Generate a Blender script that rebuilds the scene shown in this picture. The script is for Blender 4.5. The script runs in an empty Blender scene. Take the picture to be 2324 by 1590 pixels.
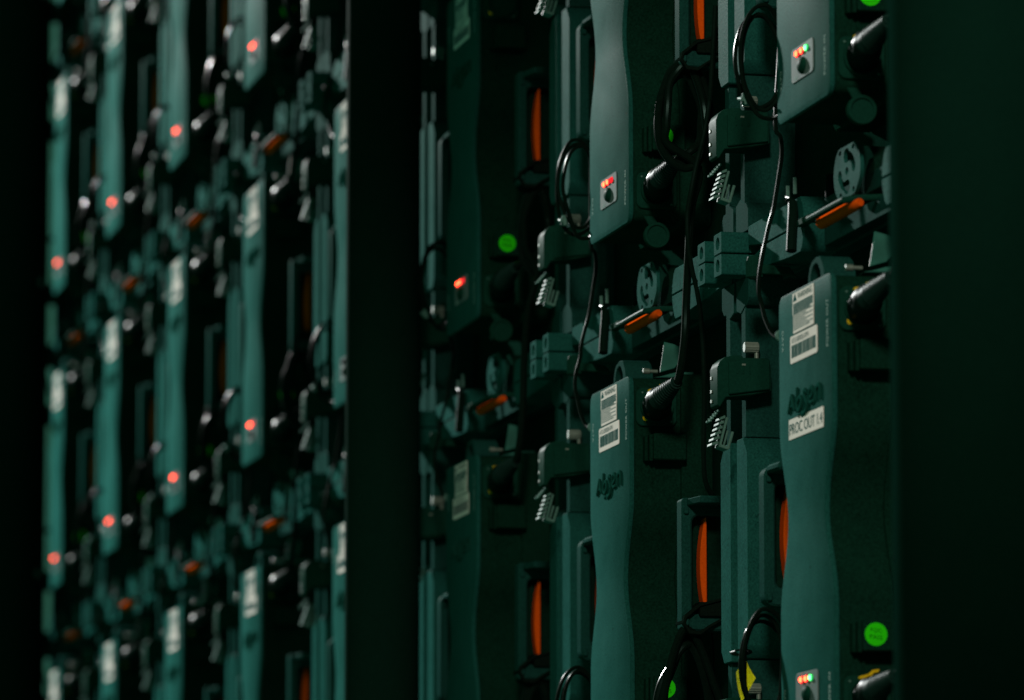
import bpy, bmesh, math, random
from mathutils import Vector, Matrix
from mathutils.geometry import tessellate_polygon
from math import sin, cos, pi, radians

S = bpy.context.scene
C = S.collection
R = random.Random(7)

# ------------------------------------------------------------------ camera
YAW, PITCH = 1.35583994, 0.128892977
fw = Vector((-sin(YAW)*cos(PITCH), cos(YAW)*cos(PITCH), sin(PITCH)))
rt = Vector((cos(YAW), sin(YAW), 0.0))
up = rt.cross(fw)
cam_d = bpy.data.cameras.new('camera')
cam = bpy.data.objects.new('camera', cam_d); C.objects.link(cam)
CAM = Vector((3.74465, -1.04515, -0.25269))
m = Matrix((rt, up, -fw)).transposed().to_4x4(); m.translation = CAM
cam.matrix_world = m
cam_d.sensor_fit = 'HORIZONTAL'; cam_d.sensor_width = 36.0
cam_d.lens = 11707.57/2324*36
cam_d.clip_start = 0.05; cam_d.clip_end = 200
cam_d.dof.use_dof = True
cam_d.dof.focus_distance = 4.28
cam_d.dof.aperture_fstop = cam_d.lens/1000/0.0205
S.camera = cam

# ------------------------------------------------------------------ world and light
w = bpy.data.worlds.new('World'); S.world = w; w.use_nodes = True
bg = w.node_tree.nodes['Background']
bg.inputs[0].default_value = (0.10, 0.42, 0.27, 1); bg.inputs[1].default_value = 0.25

def lamp(name, kind, loc, target, energy, color, **kw):
    d = bpy.data.lights.new(name, kind); d.energy = energy; d.color = color
    for k, v in kw.items(): setattr(d, k, v)
    o = bpy.data.objects.new(name, d); C.objects.link(o)
    o.location = loc
    o.rotation_euler = (Vector(target)-Vector(loc)).to_track_quat('-Z', 'Y').to_euler()
    return o
# stage lamp high at the far end of the wall, skimming along the backs of the cabinets
lamp('stage_lamp', 'SPOT', (-9.6, -2.0, 3.5), (-1.3, 0.0, 0.36), 8600, (0.96, 0.985, 0.955),
     spot_size=radians(44), spot_blend=1.0, shadow_soft_size=0.08)
# weak lamp above and behind the photographer
lamp('work_lamp', 'SPOT', (3.2, -1.05, 1.8), (-0.22, 0.0, 0.24), 225, (1.0, 0.90, 0.74),
     spot_size=radians(20.5), spot_blend=.4, shadow_soft_size=0.2)

vs = S.view_settings
vs.view_transform = 'Standard'; vs.look = 'None'; vs.exposure = 0; vs.gamma = 1
vs.use_curve_mapping = False

# ------------------------------------------------------------------ materials
def mat(name, col, rough=0.5, metal=0.0, grain=0.0, gscale=900.0, bump=0.0, emit=None, estr=0.0, spec=0.5, tint=None, specks=False):
    M = bpy.data.materials.new(name); M.use_nodes = True
    nt = M.node_tree; b = nt.nodes['Principled BSDF']
    b.inputs['Roughness'].default_value = rough; b.inputs['Metallic'].default_value = metal
    b.inputs['Specular IOR Level'].default_value = spec
    b.inputs['Base Color'].default_value = (*col, 1)
    if tint: b.inputs['Specular Tint'].default_value = (*tint, 1)
    if grain or bump:
        tc = nt.nodes.new('ShaderNodeTexCoord')
        n = nt.nodes.new('ShaderNodeTexNoise'); n.inputs['Scale'].default_value = gscale
        n.inputs['Detail'].default_value = 3
        nt.links.new(tc.outputs['Object'], n.inputs['Vector'])
        n2 = nt.nodes.new('ShaderNodeTexNoise'); n2.inputs['Scale'].default_value = 28
        n2.inputs['Detail'].default_value = 5; n2.inputs['Roughness'].default_value = .7
        nt.links.new(tc.outputs['Object'], n2.inputs['Vector'])
        if grain:
            ad = nt.nodes.new('ShaderNodeMath'); ad.operation = 'MULTIPLY_ADD'
            ad.inputs[1].default_value = .45
            nt.links.new(n2.outputs['Fac'], ad.inputs[0]); nt.links.new(n.outputs['Fac'], ad.inputs[2])
            mr = nt.nodes.new('ShaderNodeMapRange')
            mr.inputs['From Min'].default_value = .45; mr.inputs['From Max'].default_value = 1.0
            mr.inputs['To Min'].default_value = 1-grain; mr.inputs['To Max'].default_value = 1+grain
            nt.links.new(ad.outputs[0], mr.inputs['Value'])
            mx = nt.nodes.new('ShaderNodeVectorMath'); mx.operation = 'SCALE'
            mx.inputs[0].default_value = col
            nt.links.new(mr.outputs[0], mx.inputs['Scale'])
            out = mx.outputs[0]
            if specks:                                  # small chips and dust specks in the coat
                n3 = nt.nodes.new('ShaderNodeTexNoise'); n3.inputs['Scale'].default_value = 150; n3.inputs['Detail'].default_value = 2
                nt.links.new(tc.outputs['Object'], n3.inputs['Vector'])
                m3 = nt.nodes.new('ShaderNodeMapRange')
                m3.inputs['From Min'].default_value = .70; m3.inputs['From Max'].default_value = .74
                m3.inputs['To Min'].default_value = 1; m3.inputs['To Max'].default_value = .55
                nt.links.new(n3.outputs['Fac'], m3.inputs['Value'])
                mz = nt.nodes.new('ShaderNodeVectorMath'); mz.operation = 'SCALE'
                nt.links.new(out, mz.inputs[0]); nt.links.new(m3.outputs[0], mz.inputs['Scale']); out = mz.outputs[0]
            nt.links.new(out, b.inputs['Base Color'])
            mr2 = nt.nodes.new('ShaderNodeMapRange')
            mr2.inputs['To Min'].default_value = max(.02, rough-.12); mr2.inputs['To Max'].default_value = min(1, rough+.12)
            nt.links.new(n2.outputs['Fac'], mr2.inputs['Value']); nt.links.new(mr2.outputs[0], b.inputs['Roughness'])
        if bump:
            bp = nt.nodes.new('ShaderNodeBump'); bp.inputs['Strength'].default_value = bump
            bp.inputs['Distance'].default_value = .0006
            nt.links.new(n.outputs['Fac'], bp.inputs['Height']); nt.links.new(bp.outputs[0], b.inputs['Normal'])
    if emit:
        b.inputs['Emission Color'].default_value = (*emit, 1); b.inputs['Emission Strength'].default_value = estr
    return M
M = dict(
    paint=mat('teal_grey_powder_paint', (.0115, .080, .067), .42, 0, .38, 620, .25, spec=.0006, specks=True),
    body=mat('black_green_plastic', (.004, .026, .016), .6, 0, .45, 500, .15, spec=0),
    frame=mat('dark_green_casting', (.009, .052, .043), .55, 0, .35, 600, .2, spec=.0004),
    back=mat('black_back_panel', (.004, .022, .014), .7, 0, .3, 300, .2, spec=0),
    latch=mat('satin_black_plastic', (.006, .042, .028), .5, 0, .2, 500, .1, spec=.0012),
    boot=mat('worn_black_rubber_boot', (.012, .034, .028), .5, 0, .25, 400, .15, spec=.006, tint=(.5, 1, .95)),
    rubber=mat('black_rubber', (.003, .012, .008), .4, 0, .2, 400, .1, spec=.008, tint=(.5, .95, .9)),
    cable=mat('glossy_black_cable', (.003, .009, .006), .22, 0, .2, 300, .05, spec=.03, tint=(.5, .95, .9)),
    thin_cable=mat('thin_black_data_cable', (.003, .009, .006), .32, 0, .2, 300, .05, spec=.004, tint=(.5, .95, .9)),
    strap=mat('black_strap', (.005, .011, .008), .7, 0, .3, 500, .3, spec=0),
    orange=mat('orange_plastic', (.86, .095, .005), .6, 0, .15, 500, .05, spec=0),
    silver=mat('nickel_metal', (.20, .25, .215), .45, .4, .15, 500),
    window=mat('brushed_metal_panel', (.13, .17, .165), .6, 0, .2, 900, .15, spec=.003),
    hook=mat('zinc_plated_steel', (.09, .19, .16), .5, 0, .2, 600, .1, spec=.003),
    label=mat('white_paper_label', (.78, .70, .64), .8, 0, .1, 900, spec=0),
    ink=mat('black_ink', (.012, .09, .09), .7, 0, .1, spec=0),
    white=mat('white_print', (.34, .46, .42), .6, 0, .1, spec=0),
    green=mat('green_sticker', (.03, .80, .006), .6, 0, .08, 600, spec=0),
    greenink=mat('dark_green_print', (.01, .14, .006), .6, 0, .1, spec=0),
    yellow=mat('yellow_plastic', (.80, .52, .012), .5, 0, .1, spec=0),
    tape=mat('yellow_green_tape', (.62, .60, .02), .55, 0, .25, 90, .2),
    logo=mat('dark_embossed_logo', (.008, .055, .042), .5, 0, .1, spec=0),
    red_lens=mat('red_lamp_glow', (.4, .02, .01), .4, emit=(1, .012, .03), estr=1.2, spec=0),
    red_core=mat('red_lamp_core', (.4, .05, .01), .4, emit=(1, .06, .02), estr=12.0, spec=0),
    dim_lens=mat('dim_red_lamp', (.4, .02, .02), .4, emit=(1, .02, .03), estr=1.0, spec=0),
    off_lens=mat('unlit_lamp', (.03, .02, .02), .5, spec=0),
    grn_lens=mat('green_lamp_glow', (.02, .3, .05), .4, emit=(.01, .50, .09), estr=.8, spec=0),
    grn_core=mat('green_lamp_core', (.1, .5, .2), .4, emit=(.12, 1, .25), estr=4.0, spec=0),
    tag=mat('frosted_plastic_tag', (.03, .14, .11), .5, 0, .35, 60, .3, spec=.1),
    post_satin=mat('satin_black_steel_post', (.004, .019, .013), .6, 0, .2, 400, .05, spec=.0003, tint=(.3, 1, .9)),
    post=mat('black_steel_post', (.003, .018, .012), .8, 0, .12, 400, .05, spec=0),
)

# ------------------------------------------------------------------ mesh helpers: (u, d, v) in mm from the lamp row of a cabinet
class MB:
    def __init__(s): s.bm = bmesh.new()
    def prism(s, pts, ax, a0, a1, bev=0, seg=1):
        """pts 2D polygon; ax 'd' -> pts are (u,v), 'u' -> (d,v), 'v' -> (u,d)"""
        def p(q, a):
            return {'d': (q[0], a, q[1]), 'u': (a, q[0], q[1]), 'v': (q[0], q[1], a)}[ax]
        b = bmesh.new()
        A = [b.verts.new(p(q, a0)) for q in pts]; B = [b.verts.new(p(q, a1)) for q in pts]
        b.faces.new(A); b.faces.new(B[::-1])
        n = len(pts)
        for i in range(n): b.faces.new((A[i], B[i], B[(i+1) % n], A[(i+1) % n]))
        s._add(b, bev, seg); return s
    def box(s, u0, u1, d0, d1, v0, v1, bev=0, seg=1):
        return s.prism([(u0, v0), (u1, v0), (u1, v1), (u0, v1)], 'd', d0, d1, bev, seg)
    def ring(s, outer, inner, ax, a0, a1, bev=0):
        def p(q, a):
            return {'d': (q[0], a, q[1]), 'u': (a, q[0], q[1]), 'v': (q[0], q[1], a)}[ax]
        b = bmesh.new(); n = len(outer)
        L = [[b.verts.new(p(q, a)) for q in pl] for pl in (outer, inner) for a in (a0, a1)]
        O0, O1, I0, I1 = L
        for i in range(n):
            j = (i+1) % n
            b.faces.new((O0[i], O0[j], I0[j], I0[i])); b.faces.new((O1[i], I1[i], I1[j], O1[j]))
            b.faces.new((O0[i], O1[i], O1[j], O0[j])); b.faces.new((I0[i], I0[j], I1[j], I1[i]))
        s._add(b, bev, 1); return s
    def tube(s, pts, r, n=10, cap=True):
        b = bmesh.new(); pts = [Vector(p) for p in pts]
        rs = r if isinstance(r, (list, tuple)) else [r]*len(pts)
        rings = []; nrm = None
        for i, q in enumerate(pts):
            t = (pts[min(i+1, len(pts)-1)]-pts[max(i-1, 0)]).normalized()
            if nrm is None:
                nrm = t.orthogonal().normalized()
            nrm = (nrm - t*nrm.dot(t))
            nrm = nrm.normalized() if nrm.length > 1e-6 else t.orthogonal().normalized()
            bn = t.cross(nrm)
            rings.append([b.verts.new(q+(nrm*cos(2*pi*k/n)+bn*sin(2*pi*k/n))*rs[i]) for k in range(n)])
        for A, B in zip(rings, rings[1:]):
            for k in range(n): b.faces.new((A[k], A[(k+1) % n], B[(k+1) % n], B[k]))
        if cap: b.faces.new(rings[0][::-1]); b.faces.new(rings[-1])
        s._add(b, 0, 1); return s
    def cyl(s, c, axis, r, h0, h1, n=20, bev=0, r2=None):
        ax = {'u': Vector((1, 0, 0)), 'd': Vector((0, 1, 0)), 'v': Vector((0, 0, 1))}[axis]
        c = Vector(c); b = bmesh.new(); e1 = ax.orthogonal().normalized(); e2 = ax.cross(e1)
        A = [b.verts.new(c+ax*h0+(e1*cos(2*pi*k/n)+e2*sin(2*pi*k/n))*r) for k in range(n)]
        B = [b.verts.new(c+ax*h1+(e1*cos(2*pi*k/n)+e2*sin(2*pi*k/n))*(r2 or r)) for k in range(n)]
        b.faces.new(A); b.faces.new(B[::-1])
        for k in range(n): b.faces.new((A[k], B[k], B[(k+1) % n], A[(k+1) % n]))
        s._add(b, bev, 1); return s
    def dome(s, c, ru, rd, rv, n=16, half=True):
        b = bmesh.new(); c = Vector(c); rows = []
        K = 6 if half else 10
        for i in range(K):
            a = (pi/2 if half else pi)*i/K
            st = pi/2 if half else pi
            ph = a
            rr_, dd = (cos(ph), -sin(ph)) if half else (sin(ph+1e-3), -cos(ph))
            rows.append([b.verts.new(c+Vector((ru*rr_*cos(2*pi*k/n), rd*dd, rv*rr_*sin(2*pi*k/n)))) for k in range(n)])
        for A, B in zip(rows, rows[1:]):
            for k in range(n): b.faces.new((A[k], A[(k+1) % n], B[(k+1) % n], B[k]))
        b.faces.new(rows[-1]); b.faces.new(rows[0][::-1])
        s._add(b, 0, 1); return s
    def _add(s, b, bev, seg):
        bmesh.ops.recalc_face_normals(b, faces=b.faces)
        if bev:
            ed = [e for e in b.edges if len(e.link_faces) == 2 and e.calc_face_angle(0) > .6]
            bmesh.ops.bevel(b, geom=ed, offset=bev, segments=seg, affect='EDGES', profile=.6, clamp_overlap=True)
        me = bpy.data.meshes.new('tmp'); b.to_mesh(me); b.free(); s.bm.from_mesh(me); bpy.data.meshes.remove(me)
    def build(s, name, material, parent=None, z=0.114, top=False, label=None):
        me = bpy.data.meshes.new(name)
        s.bm.transform(Matrix.Scale(.001, 4)); s.bm.to_mesh(me); s.bm.free()
        return link(name, me, material, parent, z, label)
def link(name, me, material, parent, z=0.114, label=None):
    me.materials.clear(); me.materials.append(material)
    me.shade_smooth(); me.set_sharp_from_angle(angle=radians(32))
    o = bpy.data.objects.new(name, me); C.objects.link(o)
    if parent is not None:
        o.parent = parent
        o.location = (0, 0, z) if parent.type == 'EMPTY' else (0, 0, 0)
    if label: o['label'] = label
    return o
def text_mesh(txt, size, ext=0.0, font_w=1.0, shear=0.0, align='LEFT'):
    cu = bpy.data.curves.new('t', 'FONT'); cu.body = txt; cu.size = size; cu.extrude = ext; cu.shear = shear
    cu.align_x = align; cu.resolution_u = 3; cu.space_character = font_w
    o = bpy.data.objects.new('t', cu)
    me = bpy.data.meshes.new_from_object(o); bpy.data.objects.remove(o); bpy.data.curves.remove(cu)
    return me
def text_bm(mb, txt, w_, h_, u, v, d, rot=0, cw=1.0, th=.15):
    """text scaled to a w_ x h_ mm box, lower-left corner at (u, v), front at d, rotated rot degrees"""
    me = text_mesh(txt, 1.0, 0.0, cw)
    xs = [q.co.x for q in me.vertices]; ys = [q.co.y for q in me.vertices]
    x0, x1, y0, y1 = min(xs), max(xs), min(ys), max(ys)
    c, s_ = cos(radians(rot)), sin(radians(rot))
    for q in me.vertices:
        x = (q.co.x-x0)/(x1-x0)*w_; y = (q.co.y-y0)/(y1-y0)*h_
        q.co = (u+x*c-y*s_, d, v+x*s_+y*c)
    mb.bm.from_mesh(me); bpy.data.meshes.remove(me)
def spline(pts, n=8):
    pts = [Vector(p) for p in pts]; out = []
    for i in range(len(pts)-1):
        p0, p1, p2, p3 = pts[max(i-1, 0)], pts[i], pts[i+1], pts[min(i+2, len(pts)-1)]
        for k in range(n):
            t = k/n
            out.append(.5*((2*p1)+(p2-p0)*t+(2*p0-5*p1+4*p2-p3)*t*t+(3*p1-p0-3*p2+p3)*t**3))
    out.append(pts[-1]); return out
def rrect(x0, x1, y0, y1, r, k=5):
    o = []
    for cx, cy, a in ((x1-r, y0+r, -90), (x1-r, y1-r, 0), (x0+r, y1-r, 90), (x0+r, y0+r, 180)):
        for i in range(k): t = radians(a+90*i/(k-1)); o.append((cx+r*cos(t), cy+r*sin(t)))
    return o
def circ(x, y, r, n=20, a0=-90, ry=None):
    return [(x+r*cos(radians(a0+360*i/n)), y+(ry or r)*sin(radians(a0+360*i/n))) for i in range(n)]
def empty(name, loc, label, cat, group=None):
    o = bpy.data.objects.new(name, None); C.objects.link(o); o.location = loc; o.empty_display_size = .05
    o['label'] = label; o['category'] = cat
    if group: o['group'] = group
    return o
def kids(o): return [x for x in bpy.data.objects if x.parent is o]

# ------------------------------------------------------------------ the cabinet
def waist(v, W=75.0, dip=23.0):
    t = (v-125)/72
    return W-(dip/2*(1+cos(pi*t)) if abs(t) < 1 else 0)
def hourglass(off=0.0, top=300.0, bot=-45.0, r=10.0):
    vs_ = [bot+r+(top-bot-2*r)*i/46 for i in range(47)]
    rs = [(waist(v)+off, v) for v in vs_]
    ls = [(-waist(v)-off, v) for v in reversed(vs_)]
    W1 = 75+off
    arc = lambda cx, cy, a: [(cx+r*cos(radians(a+15*i)), cy+r*sin(radians(a+15*i))) for i in range(1, 6)]
    return (rs + arc(W1-r, top-r, 0)+[(W1-r, top)] + [(-W1+r, top)]+arc(-W1+r, top-r, 90)
            + ls + arc(-W1+r, bot+r, 180)+[(-W1+r, bot)]+[(W1-r, bot)]+arc(W1-r, bot+r, 270))

def make_cabinet():
    t = empty('led_cabinet', (0, 0, 0), '', 'led cabinet')
    # rear shell and frame
    MB().box(-318, 318, 74, 108, -112, 364, 2).build('back_panel', M['back'], t)
    for s in (-1, 1):
        f = MB()
        q = lambda a: [(s*x, y) for x, y in a]
        f.prism(q([(277, 46), (286, 36), (310, 36), (310, 216), (290, 216), (277, 203)]), 'd', 28, 74, .8)
        f.build('side_rail', M['paint'], t)
        n = MB()
        n.prism(q([(289, -72), (302, -72), (302, 35.5), (289, 35.5)]), 'd', 30.5, 74, .5)
        n.prism(q([(289, 216.5), (302, 216.5), (302, 326), (289, 326)]), 'd', 30.5, 74, .5)
        n.prism(q([(277, -95), (316, -95), (316, -70), (302, -66), (289, -71), (284, -71), (277, -77)]), 'd', 30, 74, .6)
        n.prism(q([(277, 348), (316, 348), (316, 323), (302, 319), (289, 324), (284, 324), (277, 330)]), 'd', 30, 74, .6)
        n.box(s*304 if s > 0 else -318, 318 if s > 0 else -304, 50, 74, -94, 347)
        n.build('frame_strip', M['frame'], t)
        for (v0, v1) in ((-113.6, -96.2), (348.2, 365.6)):
            c = MB(); cu_, cv = s*293.3, (v0+v1)/2
            a0, a1 = sorted((s*281, s*305.6))
            c.ring(rrect(a0, a1, v0, v1, 2, 5), circ(cu_, cv, 5.6, 20, -90, 5.0), 'd', 8.4, 32, .5)
            c.box(a0+1, a1-1, 24, 31, v0+1, v1-1)
            c.prism(q([(281, v0+.5), (305, v0+.5), (305, v1-.5), (281, v1-.5)]), 'd', 32.2, 74)
            c.build('corner_block', M['paint'], t)
    # top and bottom cross beams with their flared faces
    for nm, y0, y1 in (('b', -113.4, -92), ('t', 344, 365.4)):
        for s in (-1, 1):
            g = MB()
            if nm == 'b': pl = [(277, -92), (118, -92), (113, -96), (109, -104), (107, -113.4), (230, -113.4), (277, -108)]
            else: pl = [(277, 360), (230, 365.4), (107, 365.4), (109, 357), (114, 348), (119, 344), (150, 344), (277, 350)]
            g.prism([(s*a, b) for a, b in pl], 'd', 30, 60, .6)
            g.build('cross_beam_flare', M['paint'], t)
        g = MB().box(-276, 276, 58, 74, y0+.4, y1-.4, .8)
        g.box(-106, 106, 46, 58.5, y0+3, y1-3, .6).build('cross_beam', M['frame'], t)
    # black pins in front of the flares
    for s in (-1,):
        p = MB(); p.tube([(s*132, 28, -96), (s*128, 27, -100), (s*123, 25, -112), (s*117, 22, -136)], 4.2, 10)
        p.tube([(s*146, 27, -91), (s*139, 25, -90), (s*130, 25, -92), (s*129, 28, -97)], 1.6, 8)
        p.cyl((s*112, 52, -84), 'v', 3.4, -9, 9, 12)
        p.build('locking_pin', M['rubber'], t)
        h = MB(); h.cyl((s*140, 26, -86.5), 'v', 1.5, -5, 6, 10); h.cyl((s*126, 28, -84), 'v', 1.5, -5, 8, 10)
        h.build('pin_clip', M['hook'], t)
    # pierced round plate under the control box
    pl = MB()
    outer = [(18.9, -71.1), (25, -73.4), (31, -77.9), (35.2, -83.1), (37, -90.3), (36.4, -96.5), (34, -100.9), (27.7, -106.5), (22.7, -109.9), (17.7, -111.2), (-2.2, -111.1), (-18.6, -111.1),
             (-24.9, -109.1), (-31.6, -102.8), (-35.9, -95), (-36.3, -87.9), (-34.2, -82.2), (-30.2, -76.5), (-25, -72.8), (-19.9, -71), (-3.5, -71.1)]
    s1 = [(3.3, -73.6), (8.8, -77), (14.9, -79.4), (19.8, -83.3), (23.4, -88.1), (23.5, -91.2), (20.7, -93.9), (17, -93.7), (14.6, -91.5), (13.4, -87.9), (9.8, -84.6), (6.7, -83.8), (-1.4, -84.4), (-6.4, -82.9), (-8.2, -79.4), (-6.8, -75.1), (-2.4, -73.4)]
    s2 = [(-x, -182-y) for x, y in s1]
    cps = lambda P: [tuple(q.xy) for q in spline([(x, y, 0) for x, y in P+P[:1]], 3)[:-1]]
    loops = [cps(outer), cps(s1), cps(s2), circ(0, -90.9, 4.4, 14, 0, 3)]+[circ(x, y, 3.6, 12, 0, 2.1) for x, y in ((17.8, -74.6), (-18, -74.4), (18.2, -107.4), (-17.4, -107.4))]
    b = bmesh.new(); flat = [q for l in loops for q in l]
    tri = tessellate_polygon([[Vector((x, y, 0)) for x, y in l] for l in loops])
    F = [b.verts.new((x, 34.0, y)) for x, y in flat]; K2 = [b.verts.new((x, 37.0, y)) for x, y in flat]
    for i, j, k in tri:
        if len({i, j, k}) == 3: b.faces.new((F[i], F[j], F[k])); b.faces.new((K2[k], K2[j], K2[i]))
    base = 0
    for l in loops:
        n = len(l)
        for i in range(n):
            p0, p1 = base+i, base+(i+1) % n
            b.faces.new((F[p0], F[p1], K2[p1], K2[p0]))
        base += n
    pl._add(b, 0, 1)
    hub = pl.build('pierced_plate', M['paint'], t)
    MB().prism(circ(0, -91, 35, 28, -90, 19.4), 'd', 46, 60, .8).build('plate_boss', M['back'], hub)
    # lock bail with orange grip
    ba = MB()
    ba.tube(spline([(-88, 29, -116), (-66, 26, -117), (-52, 20.5, -119), (-46, 20, -120), (36, 20, -120), (46, 22, -120), (50, 30, -119), (50, 58, -117)], 5), 2.7, 10)
    ba.box(-106, -74, 25, 31.5, -118, -112, 1)
    bo = ba.build('lock_bail', M['latch'], t)
    g = MB(); g.tube([(-50, 29, -123), (-48, 29, -123), (44, 29, -123), (50, 30, -122.6), (53, 31, -122.4)], [3.2, 5, 5, 4.6, 3], 14)
    g.build('bail_grip', M['orange'], bo)
    # knurled thumb knob on a short arm (upper left corner)
    k = MB(); k.tube([(-205, 15.5, 334), (-205, 15.5, 335.5), (-205, 15.5, 349), (-205, 15.5, 352), (-205, 15.5, 353)], [4, 6.2, 6.2, 5.2, 3], 22)
    for i in range(22):
        a = 2*pi*i/22; k.cyl((-205+6.3*cos(a), 15.5+6.3*sin(a), 342), 'v', .5, -6.5, 6.5, 5)
    k.prism([(18, 346), (44, 344), (50, 336), (44, 338), (18, 338)], 'u', -209, -201, .6)
    k.build('thumb_knob', M['latch'], t)
    # latches on the left edge with thumb screw and hook
    for off in (0, -276.5):
        l = MB()
        prof = [(1.0, 240), (.8, 270), (3, 275), (7.5, 278.7), (14, 280.2), (22, 280.4), (22, 278.6), (44, 278.6), (46, 270), (46, 252), (30, 248.5), (8, 246), (3, 238)]
        l.prism([(d, v+off) for d, v in prof], 'u', -291, -267, .7)
        l.prism([(10, 274.5+off), (44.2, 277+off), (44.2, 253+off), (10, 248+off)], 'u', -267.2, -264.2, .7)
        l.box(-294, -291.2, 6, 40, 247+off, 276+off, .6)
        for i, dd in enumerate((16.5, 21.5, 27)):
            l.box(-264.4, -263.6, dd, dd+.7, 266+off+i*.4, 271.5+off+i*.4)
            l.dome((-264, dd+.35, 265.6+off), .6, .9, .9, 8, False)
        lo = l.build('edge_latch', M['latch'], t)
        MB().box(-264.6, -263.9, 20.6, 24, 271.6+off, 273.4+off, .3).build('latch_mark', M['silver'], lo)
        for zz in (243, 251, 262): MB().box(-288, -284, .2, 1.4, zz+off, zz+2.6+off, .2).build('latch_rivet', M['silver'], lo)
        sc = MB()
        sc.cyl((-281, 0, 288.5+off), 'd', 4.2, 27, 39, 18, .4)
        for i in range(14):
            a = 2*pi*i/14; sc.box(-281+4.2*cos(a)-.3, -281+4.2*cos(a)+.3, 27.6, 38.4, 288.5+off+4.2*sin(a)-.3, 288.5+off+4.2*sin(a)+.3)
        sc.cyl((-281, 37.5, 284+off), 'v', 1.9, -5.5, 6, 12)
        sc.build('thumb_screw', M['silver'], t)
        hk = MB()
        for i in range(5):
            f_ = i/4; hk.box(-298, -284, -.6+7.0*f_, 1.0+7.0*f_, 227.6+off+8.2*f_, 229.4+off+8.2*f_, .3)
        hk.tube([(-291, -.5, 228+off), (-291, 8.2, 238.4+off)], 1.1, 8)
        for i in range(6):
            f_ = i/5; hk.prism([(.2+7.2*f_, 208+off+21*f_), (6.2+6.0*f_, 209.6+off+21*f_), (6.0+6.0*f_, 212+off+21*f_), (.8+7.2*f_, 210.2+off+21*f_)], 'u', -298, -283, .25)
        hk.prism([(6.4, 207+off), (8.2, 207+off), (14.5, 231+off), (12.6, 231.4+off)], 'u', -297, -282, .4)
        hk.prism([(6.4, 207+off), (14, 204.6+off), (16, 206.5+off), (8.2, 209.2+off)], 'u', -297, -282, .4)
        hk.tube([(-284, 14.6, 206.8+off), (-284, 18.4, 219.5+off)], 1.3, 8); hk.tube([(-290, 11.4, 207.6+off), (-290, 15.6, 221+off)], 1.3, 8)
        hk.build('latch_hook', M['hook'], t)
    # carry handles between control box and rails
    for s in (-1, 1):
        h = MB()
        u0, u1 = sorted((s*178, s*196))
        h.ring(rrect(15.4, 84, 70, 182, 9 if s < 0 else 3.5, 5), rrect(24.5, 78, 84, 167, 6, 5), 'u', u0, u1, 1.6)
        a0, a1 = sorted((s*178, s*(178+ (-46 if s < 0 else 46))))
        if s > 0: h.prism([(178, 17), (226, 24), (226, 80), (178, 80)], 'v', 175, 181, .8)
        else: h.prism([(-196, 22), (-196, 80), (-140, 80), (-140, 17), (-170, 15.6)], 'v', 174.5, 181, 2)
        h.box(u0-3, u1+3, 17, 21, 74, 80, .8); h.box(u0-3, u1+3, 17, 21, 168, 173, .8)
        ho = h.build('carry_handle', M['frame'], t)
        MB().box(u0+.6, u0+2.2, 22, 80, 80, 171).build('grip_shade_panel', M['back'], ho)  # thin dark panel added to shade the orange grip from the stage lamp
        g = MB()
        prof = [(31.6 + 9*((v-125)/42)**2*.55, v) for v in [84+82*i/14 for i in range(15)]]
        prof += [(37.6, 166), (37.6, 84)]
        g.prism(prof, 'u', u0+3, u1-2, .8)
        g.build('handle_grip', M['orange'], ho)
    # control box (spine)
    bod = MB()
    bod.prism(hourglass(-1.6, 298.8, -43.8), 'd', 4.2, 46, .6)
    bod.prism(hourglass(3.0, 303, -48), 'd', 45.5, 73.8, 1.2)
    body = bod.build('control_box', M['body'], t)
    MB().prism(hourglass(0), 'd', 0, 4, 1.0, 2).build('face_plate', M['paint'], t)
    # lifting eye
    MB().ring([(18, 300.5), (24, 304), (22, 311), (16, 318), (8, 321.5), (-2, 322), (-12, 320), (-18, 316), (-22, 309), (-23, 300.5)][::-1],
              [(10, 302), (13, 304), (12, 309), (8, 313), (4, 316), (-2, 317), (-9, 315.5), (-14, 311), (-15.5, 306), (-15, 302)][::-1], 'd', 9, 34, 1.0).build('lifting_eye', M['frame'], t)
    # printed words
    for args in (('DATA', 16.4, 4.6, -65.6, 272.8, -.12, -90, 1.1), ('POWER OUT', 35.6, 5.2, 64.8, 245.6, -.12, 90, 1.12),
                 ('DATA', 15.4, 4.6, -66, -3.8, -.12, -90, 1.1), ('POWER IN', 30, 5.2, 63.6, -28.2, -.12, 90, 1.12)):
        tx = MB(); text_bm(tx, *args); tx.build('port_word', M['white'], t)
    # embossed maker's word (brush letters)
    lg = MB()
    def stroke(p, r0=1.5, r1=2.1):
        q = spline([(x, -1.1, y) for x, y in p], 5); n = len(q)
        lg.tube(q, [r0+(r1-r0)*sin(pi*i/(n-1)) for i in range(n)], 8)
    stroke([(-47, 207.2), (-42, 212), (-37, 220.5)]); stroke([(-37, 220.5), (-33, 213), (-28, 207.5)]); stroke([(-42.5, 211.2), (-31.5, 212.2)], 1, 1.3)
    stroke([(-21.5, 224.5), (-22.5, 216), (-21.5, 209), (-16, 206.3), (-10, 210), (-9.5, 214.5), (-14, 216.2), (-19, 213.5)])
    stroke([(6, 217.5), (1, 220), (-2, 217.5), (2, 213.5), (6, 209), (4, 203.8), (-4, 202.3), (-9, 203.4)])
    stroke([(13, 211.5), (21, 214), (23, 217.5), (18.5, 219.6), (13.2, 215.5), (13, 210.8), (18, 208), (24, 209.2)])
    stroke([(31, 218.8), (30.6, 208)]); stroke([(31, 215.5), (36, 219), (42, 218.6), (44, 214), (44.4, 207.6)])
    stroke([(-20, 202.4), (-14, 202.8)], .7, .9); stroke([(-17, 204), (-17.2, 200.6)], .6, .8); stroke([(-10.5, 201), (-6, 200.6)], .6, .8)
    for q in lg.bm.verts: q.co.y = -.1+(q.co.y+.1)*.55
    lg.build('embossed_logo', M['logo'], t)
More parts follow.
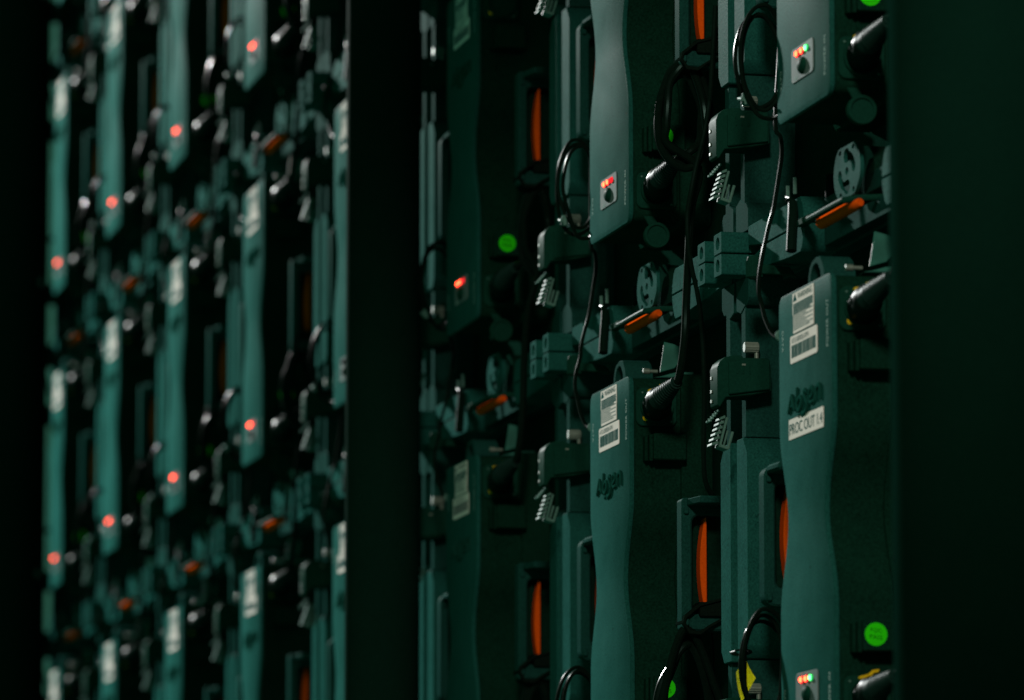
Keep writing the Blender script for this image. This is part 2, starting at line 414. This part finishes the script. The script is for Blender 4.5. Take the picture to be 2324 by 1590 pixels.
    # stickers
    wl = MB(); wl.box(-31, 28.5, -.35, .3, 281.5, 298); wl.box(-29.5, 28, -.4, .3, 267, 281.7)
    wo = wl.build('warning_label', M['label'], t)
    pr = MB(); rr = random.Random(3)
    text_bm(pr, 'WARNING', 40, 4.6, -16, 292.2, -.5)
    pr.prism([(-29.5, 291.6), (-19, 291.6), (-24.2, 297.4)], 'd', -.5, -.45)
    y = 289.6
    for i in range(13):
        h_ = 1.2 if i < 5 else .75
        x = -28.5
        end = 26.5 if i in (0, 1, 2, 3, 5, 7, 9, 11) else rr.uniform(-5, 22)
        while x < end:
            w_ = rr.uniform(2.2, 6.5); pr.box(x, min(x+w_, end), -.5, -.46, y-h_, y); x += w_+rr.uniform(.7, 1.3)
        y -= 1.62
    pr.build('fine_print', M['ink'], wo)
    bl = MB(); bl.prism(rrect(-39, 37, 244.4, 265.5, 2, 4), 'd', -.35, .3)
    bo_ = bl.build('barcode_label', M['label'], t)
    pr = MB(); text_bm(pr, 'A712-B00026 0741', 48, 3.8, -35, 259.8, -.5)
    x = -35.0
    while x < 32:
        w_ = rr.choice((.8, .8, 1.5, 2.4)); pr.box(x, x+w_, -.5, -.46, 248.6, 258.2); x += w_+rr.choice((.7, .9, 1.6))
    pr.build('barcode_print', M['ink'], bo_)
    # lamp window
    wn = MB(); wn.prism(rrect(-30.6, 30.8, -20, 6.5, 4, 5), 'd', -.8, .3, .3)
    wi = wn.build('status_window', M['window'], t)
    MB().dome((1.8, -.5, -10.6), 10, 4.2, 6.6, 20).build('push_button', M['latch'], wi)
    scr = MB()
    text_bm(scr, '- -', 7, 2.6, -20, -18.6, -.95)
    scr.build('window_print', M['white'], wi)
    for i, x in enumerate((-13, 0, 13)):
        mm = ('red_lens', 'red_core') if i < 2 else ('dim_lens', 'dim_lens')
        L = MB(); L.dome((x, -.7, 1), 6.4, 1.2, 2.9, 16)
        lo = L.build('status_lamp', M[mm[0]], wi)
        K = MB(); K.dome((x, -1.5, 1), 3.4, 1.6, 2.2, 14); K.build('lamp_core', M[mm[1]], lo)
    # power sockets, terminal blocks and rubber cap on the right flank
    for v0, v1, da, dot in ((-33.5, -1.5, 6.6, False), (256, 289, 5.6, True)):
        k = MB(); k.prism(rrect(da, da+36, v0, v1, 6, 5), 'u', 73, 76.6, .7)
        k.ring(circ(da+18, (v0+v1)/2, 14.6, 24), circ(da+18, (v0+v1)/2, 12.4, 24), 'u', 76, 80, .4)
        ko = k.build('power_socket', M['latch'], t)
        if dot:
            MB().cyl((0, 13.6, 262.6), 'u', 2.5, 76, 77.4, 16).build('yellow_dot', M['yellow'], ko)
        x = MB(); x.dome((77, 11, v1-4.2), 1, 1, 1, 8, False); x.dome((77, da+31, v0+4), 1, 1, 1, 8, False); x.build('socket_screw', M['hook'], ko)
    for v0, lab in ((16, True), (225.5, False)):
        k = MB()
        k.box(73, 90, 18, 47, v0, v0+23, 1); k.box(73, 86, 15.2, 18.2, v0-1, v0+22.4, .6); k.box(73, 82, 12, 14.6, v0-.6, v0+21.4, .5)
        ko = k.build('terminal_block', M['body'], t)
        if lab:
            st = MB(); st.cyl((0, 27.5, v0+12.4), 'u', 8.6, 90, 90.35, 30); so = st.build('green_sticker', M['green'], ko)
            g = MB()
            for tx_, yy in (('FQC', 13.4), ('PASS', 8.6)):
                me = text_mesh(tx_, 1.0); xs = [q.co.x for q in me.vertices]; ys = [q.co.y for q in me.vertices]
                ww = 8.4 if tx_ == 'FQC' else 9.8
                for q in me.vertices:
                    X = (q.co.x-min(xs))/(max(xs)-min(xs))*ww; Y = (q.co.y-min(ys))/(max(ys)-min(ys))*3.3
                    q.co = (90.5, 27.5-ww/2+X, v0+yy+Y-.4*(X-ww/2)*.25)
                g.bm.from_mesh(me); bpy.data.meshes.remove(me)
            g.build('sticker_words', M['greenink'], so)
    k = MB()
    k.cyl((0, 25, -56.5), 'u', 11.2, 68, 74, 26, 1.2); k.ring(circ(25, -56.5, 11.2, 26), circ(25, -56.5, 8.6, 26), 'u', 74, 76, .4)
    k.prism([(12, -36), (20, -35), (27, -46), (19, -48)], 'u', 68.5, 71.5, .5)
    k.build('socket_cap', M['latch'], t)
    # odds and ends on top of the control box: frosted tag and brass screw
    k = MB(); k.prism([(33, 309), (46, 313), (52, 320), (53, 331), (46, 334), (37, 336), (35, 322)], 'u', 52, 53.4, .4)
    k.prism([(26, 303.4), (60, 303.4), (62, 309), (44, 308), (34, 305)], 'u', 46, 62, .8)
    k.build('frosted_tag', M['tag'], t)
    k = MB(); k.cyl((50, 0, 307), 'd', 2.6, 18, 24, 14, .4); k.cyl((50, 0, 307), 'd', 1.6, 24, 31, 12); k.build('eye_screw', M['silver'], t)
    # data sockets on the hidden left flank
    k = MB()
    for v in (-26, 273): k.box(-83, -73.2, 4.6, 20, v-7, v+8, 1)
    k.build('data_socket', M['hook'], t)
    return t

# ------------------------------------------------------------------ cables (coordinates relative to the upper of the two cabinets they join)
def make_power_cable(seed, dd=0, big=0, wide=1):
    r = random.Random(seed); j = lambda a: r.uniform(-a, a)
    t = empty('power_cable', (0, 0, 0), '', 'cable')
    cd, cv = 27+dd+j(1.5), 29+j(3)
    pts = [(172, 17.5, -7.5), (179, 20, -5), (183, 29, -1+j(2))]
    turns = 2.75
    N = int(turns*14)
    for i in range(N+1):
        a = -pi/5 + 2*pi*i/14
        k_ = i/N
        rd_, rv_ = 16.5+j(1.4)+3*sin(k_*7+seed), 41+j(2.5)+6*sin(k_*5+seed)
        pts.append((180+14*k_+j(1.5), cd+wide*rd_*(1+.35*big)*cos(a)*(1-(.18+.3*big)*sin(a)), cv-14*big+rv_*(1+.3*big)*sin(a)))
    pts += [(192, 34+j(2), -16), (188, 27, -50), (186+j(3), 24, -92), (186, 22.5, -130+j(5)), (187, 21, -160), (184, 19, -182), (178, 18, -194), (172, 17.6, -197.5)]
    c = MB(); c.tube(spline(pts, 5), 3.5, 10); c.build('cable_loop', M['cable'], t)
    for v, rise in ((-16, 9), (-207, 10)):
        dc = 24 if v > -100 else 22.5
        p = MB()
        p.tube([(77, dc, v), (79, dc, v), (100, dc-3.5, v), (122, dc-8, v+.5), (127, dc-8.6, v+.8)], [11.5, 12.4, 12.2, 11.4, 9], 22)
        p.tube([(92, dc-13, v), (112, dc-17, v+.4)], 2.6, 8)
        q = p.build('power_plug', M['rubber'], t)
        b_ = MB()
        P0, P1 = Vector((124, dc-8.4, v+.6)), Vector((174, 17.6, v+rise))
        b_.tube([P0.lerp(P1, k/8) for k in range(9)], [9.6, 9.2, 8.6, 8.0, 7.2, 6.4, 5.6, 4.8, 4.0], 16)
        for k in range(10):
            f_ = .22+k*.078; cc = P0.lerp(P1, f_); dr = (P1-P0).normalized(); b_.tube([cc-dr*1.0, cc+dr*1.0], 9.6-5.6*f_+1.1, 16)
        b_.build('ribbed_boot', M['boot'], q)
        y_ = MB(); y_.prism([(dc-10, v+12), (dc-8.6, v+13.4), (dc-2, v+15), (dc+1, v+18), (dc+6, v+18.6), (dc+5, v+16.4), (dc+1.6, v+15.8), (dc-.5, v+13), (dc-9, v+11)], 'u', 87, 90.5, .3)
        y_.build('plug_latch', M['yellow'], q)
    s_ = MB()
    s_.ring([(15, 76), (16, 82), (29, 92.5), (50, 98), (66, 99), (66, 86), (52, 80), (38, 72), (30, 66), (20, 67)],
            [(17, 76), (18, 80), (30, 90), (50, 95.5), (63, 96), (63, 88), (52, 82.5), (38, 74.5), (30, 69), (21, 70)], 'u', 174, 202, .5)
    s_.box(176, 200, 30, 62, 82, 94, .5)
    s_.build('fabric_strap', M['strap'], t)
    return t
def make_data_cable(seed):
    r = random.Random(seed*11+5); j = lambda a: r.uniform(-a, a)
    t = empty('data_cable', (0, 0, 0), '', 'cable')
    pts = [(-90, 9, -29), (-104, 6, -33), (-122, -1, -29)]
    N = int(2.6*14)
    for i in range(N+1):
        a = -2.2 - 2*pi*i/14
        k_ = i/N
        pts.append((-130-22*k_+j(2), 5+(18+2*sin(k_*6+seed)+j(.6))*cos(a), 19+(41+4*sin(k_*4+seed)+j(1))*sin(a)))
    pts += [(-140, 16, -30), (-136, 19, -42), (-134, 19.5, -56), (-136, 17.5+j(1), -74), (-138, 16, -86), (-140, 14, -100), (-140, 10.5, -112), (-140, 7, -127), (-138, 4.5+j(1.2), -138),
            (-136, 1, -154), (-134, 0, -167), (-130, 1.5, -178), (-122, 2, -190), (-108, 3, -202), (-96, 4, -207), (-88, 5, -207)]
    c = MB(); c.tube(spline(pts, 5), 1.7, 8); c.build('cable_loop', M['thin_cable'], t)
    for v, dd in ((-28, 9), (-207, 5)):
        p = MB(); p.tube([(-92, dd, v-1), (-86, dd, v)], [2.6, 4.4], 12); p.cyl((0, dd+3, v), 'u', 5.6, -86, -76.5, 16, .8)
        for k in range(4): p.tube([(-91.4+k*1.3, dd, v-.9+k*.2), (-90.8+k*1.3, dd, v-.8+k*.2)], 3.6+k*.4, 12)
        p.build('data_plug', M['hook'], t)
    k = MB(); k.tube([(-139, -9, -17), (-139, -8, -8)], 3.4, 10); k.tube([(-131, -13, -14), (-141, -13, -12), (-149, -6, -11)], 1.6, 8)
    k.build('cable_clip', M['hook'], t)
    return t

def copy_tree(o, parent=None):
    c = o.copy(); C.objects.link(c); c.parent = parent
    for ch in list(kids_map.get(o.name, [])): copy_tree(ch, c)
    return c

# ------------------------------------------------------------------ lay out the wall
HP, VP_ = .64, .48
colname = {0: 'rightmost column', 1: 'second column from right', 2: 'shadowed column right of post', 3: 'column cut by the post',
           4: 'first column left of post', 5: 'second column left of post', 6: 'third column left of post', 7: 'leftmost column'}
look = {0: 'sharp grey', 1: 'sharp grey', 2: 'dark shadowed', 3: 'half hidden', 4: 'blurred pale', 5: 'blurred pale', 6: 'blurred pale', 7: 'blurred dim'}
rowname = {0: 'bottom row', 1: 'second row up', 2: 'third row up', 3: 'top row'}
cab0 = make_cabinet(); pw0 = [make_power_cable(i) for i in range(6)]+[make_power_cable(6, 24), make_power_cable(9, -5, 1), make_power_cable(11, -6, 0, 1.3), make_power_cable(12, 9, 0, .85)]; dt0 = [make_data_cable(i) for i in range(6)]
kids_map = {}
for o in bpy.data.objects:
    if o.parent: kids_map.setdefault(o.parent.name, []).append(o)
used = set()
def inst(proto, loc):
    if proto.name not in used: used.add(proto.name); proto.location = loc; return proto
    o = copy_tree(proto); o.location = loc; return o
rows = {0: (0, 1), 1: (0, 1), 2: (0, 1), 3: (0, 1, 2), 4: (0, 1, 2), 5: (0, 1, 2), 6: (0, 1, 2, 3), 7: (0, 1, 2, 3)}
special = {(0, 0): 'grey LED cabinet back wearing a white PROC OUT 1.4 label, lower right',
           (0, 1): 'grey LED cabinet back with green and red lamps lit near its bottom, upper right'}
allobj = lambda o: [o]+[y for x in kids_of(o) for y in allobj(x)]
def kids_of(o): return [x for x in o.children]
k = 0
cabs = {}
for c, rs in rows.items():
    for r in rs:
        loc = (-c*HP, 0, (r-1)*VP_-.114)
        # local row origin: row 1 has its lamps at z = 0.48 in the survey frame
        loc = (-c*HP, 0, r*VP_-.114)
        o = inst(cab0, loc); cabs[(c, r)] = o
        o['label'] = special.get((c, r)) or '%s LED cabinet back, %s, %s' % (look[c], colname[c], rowname[r])
        o['category'] = 'led cabinet'; o['group'] = 'LED cabinets of the wall'
        p = inst(pw0[6 if c == 0 else 7 if (c, r) == (1, 0) else 8 if (c, r) == (1, 1) else 9 if c == 2 else k % 6], (-c*HP, 0, r*VP_-.114))
        p['label'] = 'coiled black power cable, %s, %s' % (colname[c], rowname[r])
        p['category'] = 'power cable'; p['group'] = 'power cables of the wall'
        d = inst(dt0[(k+1) % 6], (-c*HP, 0, r*VP_-.114))
        d['label'] = 'thin looped data cable, %s, %s' % (colname[c], rowname[r])
        d['category'] = 'data cable'; d['group'] = 'data cables of the wall'
        k += 1
# third lamp is green on the two right-hand cabinets
for key in ((0, 0), (0, 1)):
    win = [x for x in cabs[key].children if x.name.startswith('status_window')][0]
    lamps = sorted([x for x in win.children if x.name.startswith('status_lamp')], key=lambda x: x.data.vertices[0].co.x)
    l3 = lamps[-1]
    for o, mm in ((l3, 'grn_lens'), (l3.children[0], 'grn_core')):
        o.data = o.data.copy(); o.data.materials[0] = M[mm]
for r in (0, 1, 2):                                       # the column behind the post has its lamps out
    win = [x for x in cabs[(3, r)].children if x.name.startswith('status_window')][0]
    for l in win.children:
        if not l.name.startswith('status_lamp'): continue
        for o in (l, l.children[0]):
            o.data = o.data.copy(); o.data.materials[0] = M['off_lens']
# hand-fitted pieces never sit quite alike
for key, o in cabs.items():
    for x in o.children:
        n = x.name.split('.')[0]
        if n in ('warning_label', 'barcode_label'):
            x.rotation_euler = (0, radians(R.uniform(-.55, .55)), 0); x.location.x += R.uniform(-.0015, .0015)
        elif n == 'latch_hook':
            x.location.z += R.uniform(-.003, .003); x.location.y += R.uniform(-.002, .002)
        elif n == 'lock_bail': x.location.x += R.uniform(-.006, .006)
        elif n == 'thumb_screw': x.location.z += R.uniform(-.001, .002)
        elif n == 'frosted_tag': x.location.z += R.uniform(-.004, .001); x.rotation_euler = (radians(R.uniform(-.6, .6)), 0, 0)
# tape label on one face plate
pl = MB(); pl.box(-46.2, 50.4, -.4, .3, 186.3, 201.8)
po = pl.build('name_label', M['label'], cabs[(0, 0)], label='white tape label reading PROC OUT 1.4')
pt = MB(); text_bm(pt, 'PROC OUT 1.4', 92, 8.6, -44, 189.6, -.55, 0, .95); pt.build('label_words', M['ink'], po)

# ------------------------------------------------------------------ yellow flag on a cable, posts
fl = bmesh.new()
prof = [(-8, 17.5), (-1.5, 31), (9.5, 13.5), (-5.5, -6)]
N = 8
g = []
for i in range(N+1):
    row = []
    for jn in range(N+1):
        a, b_ = i/N, jn/N
        A = Vector((prof[0][0], prof[0][1])).lerp(Vector((prof[1][0], prof[1][1])), a); B = Vector((prof[3][0], prof[3][1])).lerp(Vector((prof[2][0], prof[2][1])), a)
        q = A.lerp(B, b_)
        row.append(fl.verts.new(((-180+7*sin(a*2.6+b_*1.4)), q.x-1.2*sin(pi*b_), q.y)))
    g.append(row)
for i in range(N):
    for jn in range(N): fl.faces.new((g[i][jn], g[i+1][jn], g[i+1][jn+1], g[i][jn+1]))
bmesh.ops.solidify(fl, geom=list(fl.faces), thickness=.5)
mb = MB(); mb._add(fl, 0, 1)
f = mb.build('tape_flag', M['tape'], None)
f.location = (0, 0, 0)
f['label'] = 'yellow tape flag folded on a thin cable at the lower right'; f['category'] = 'tape flag'
bnd = MB(); bnd.ring(circ(-4, 33, 7.5, 16, -90, 2.6), circ(-4, 33, 6, 16, -90, 1.6), 'u', -186, -172, .3)
bo = bnd.build('cable_tie', M['rubber'], f)

hc = MB(); hc.tube(spline([(-425, 42, 600), (-425, 37.7, 532), (-426, 36, 514), (-424, 31, 488), (-425, 25, 464), (-425, 20, 440), (-426, 17, 420), (-424, 17, 395), (-425, 20.5, 373), (-425, 23.7, 360),
                           (-426, 27.5, 339), (-425, 29.4, 313), (-424, 30.2, 287), (-425, 30.4, 255), (-425, 29.8, 212), (-430, 34, 190), (-436, 50, 172)], 5), 2.1, 8)
ho = hc.build('hanging_cable', M['cable'], None)
ho['label'] = 'single thin black cable hanging straight beside the coiled cable, second column from right'; ho['category'] = 'cable'

def post(x, y, r_, label, m_='post'):
    o = MB(); o.cyl((0, 0, 0), 'v', r_*1000, 0, 6000, 40)
    o.cyl((0, 0, 0), 'v', r_*1000+4, 0, 40, 40, 2)
    ob = o.build('support_post', M[m_], None); ob.location = (x, y, -2.6)
    ob['label'] = label; ob['category'] = 'post'
post(-1.45, -.0475, .0385, 'dark round steel post standing in the middle of the wall', 'post_satin')
post(.62, -.052, .062, 'out-of-focus black column closing off the right edge')
post(-4.75, -.032, .05, 'dark steel post at the far left edge')
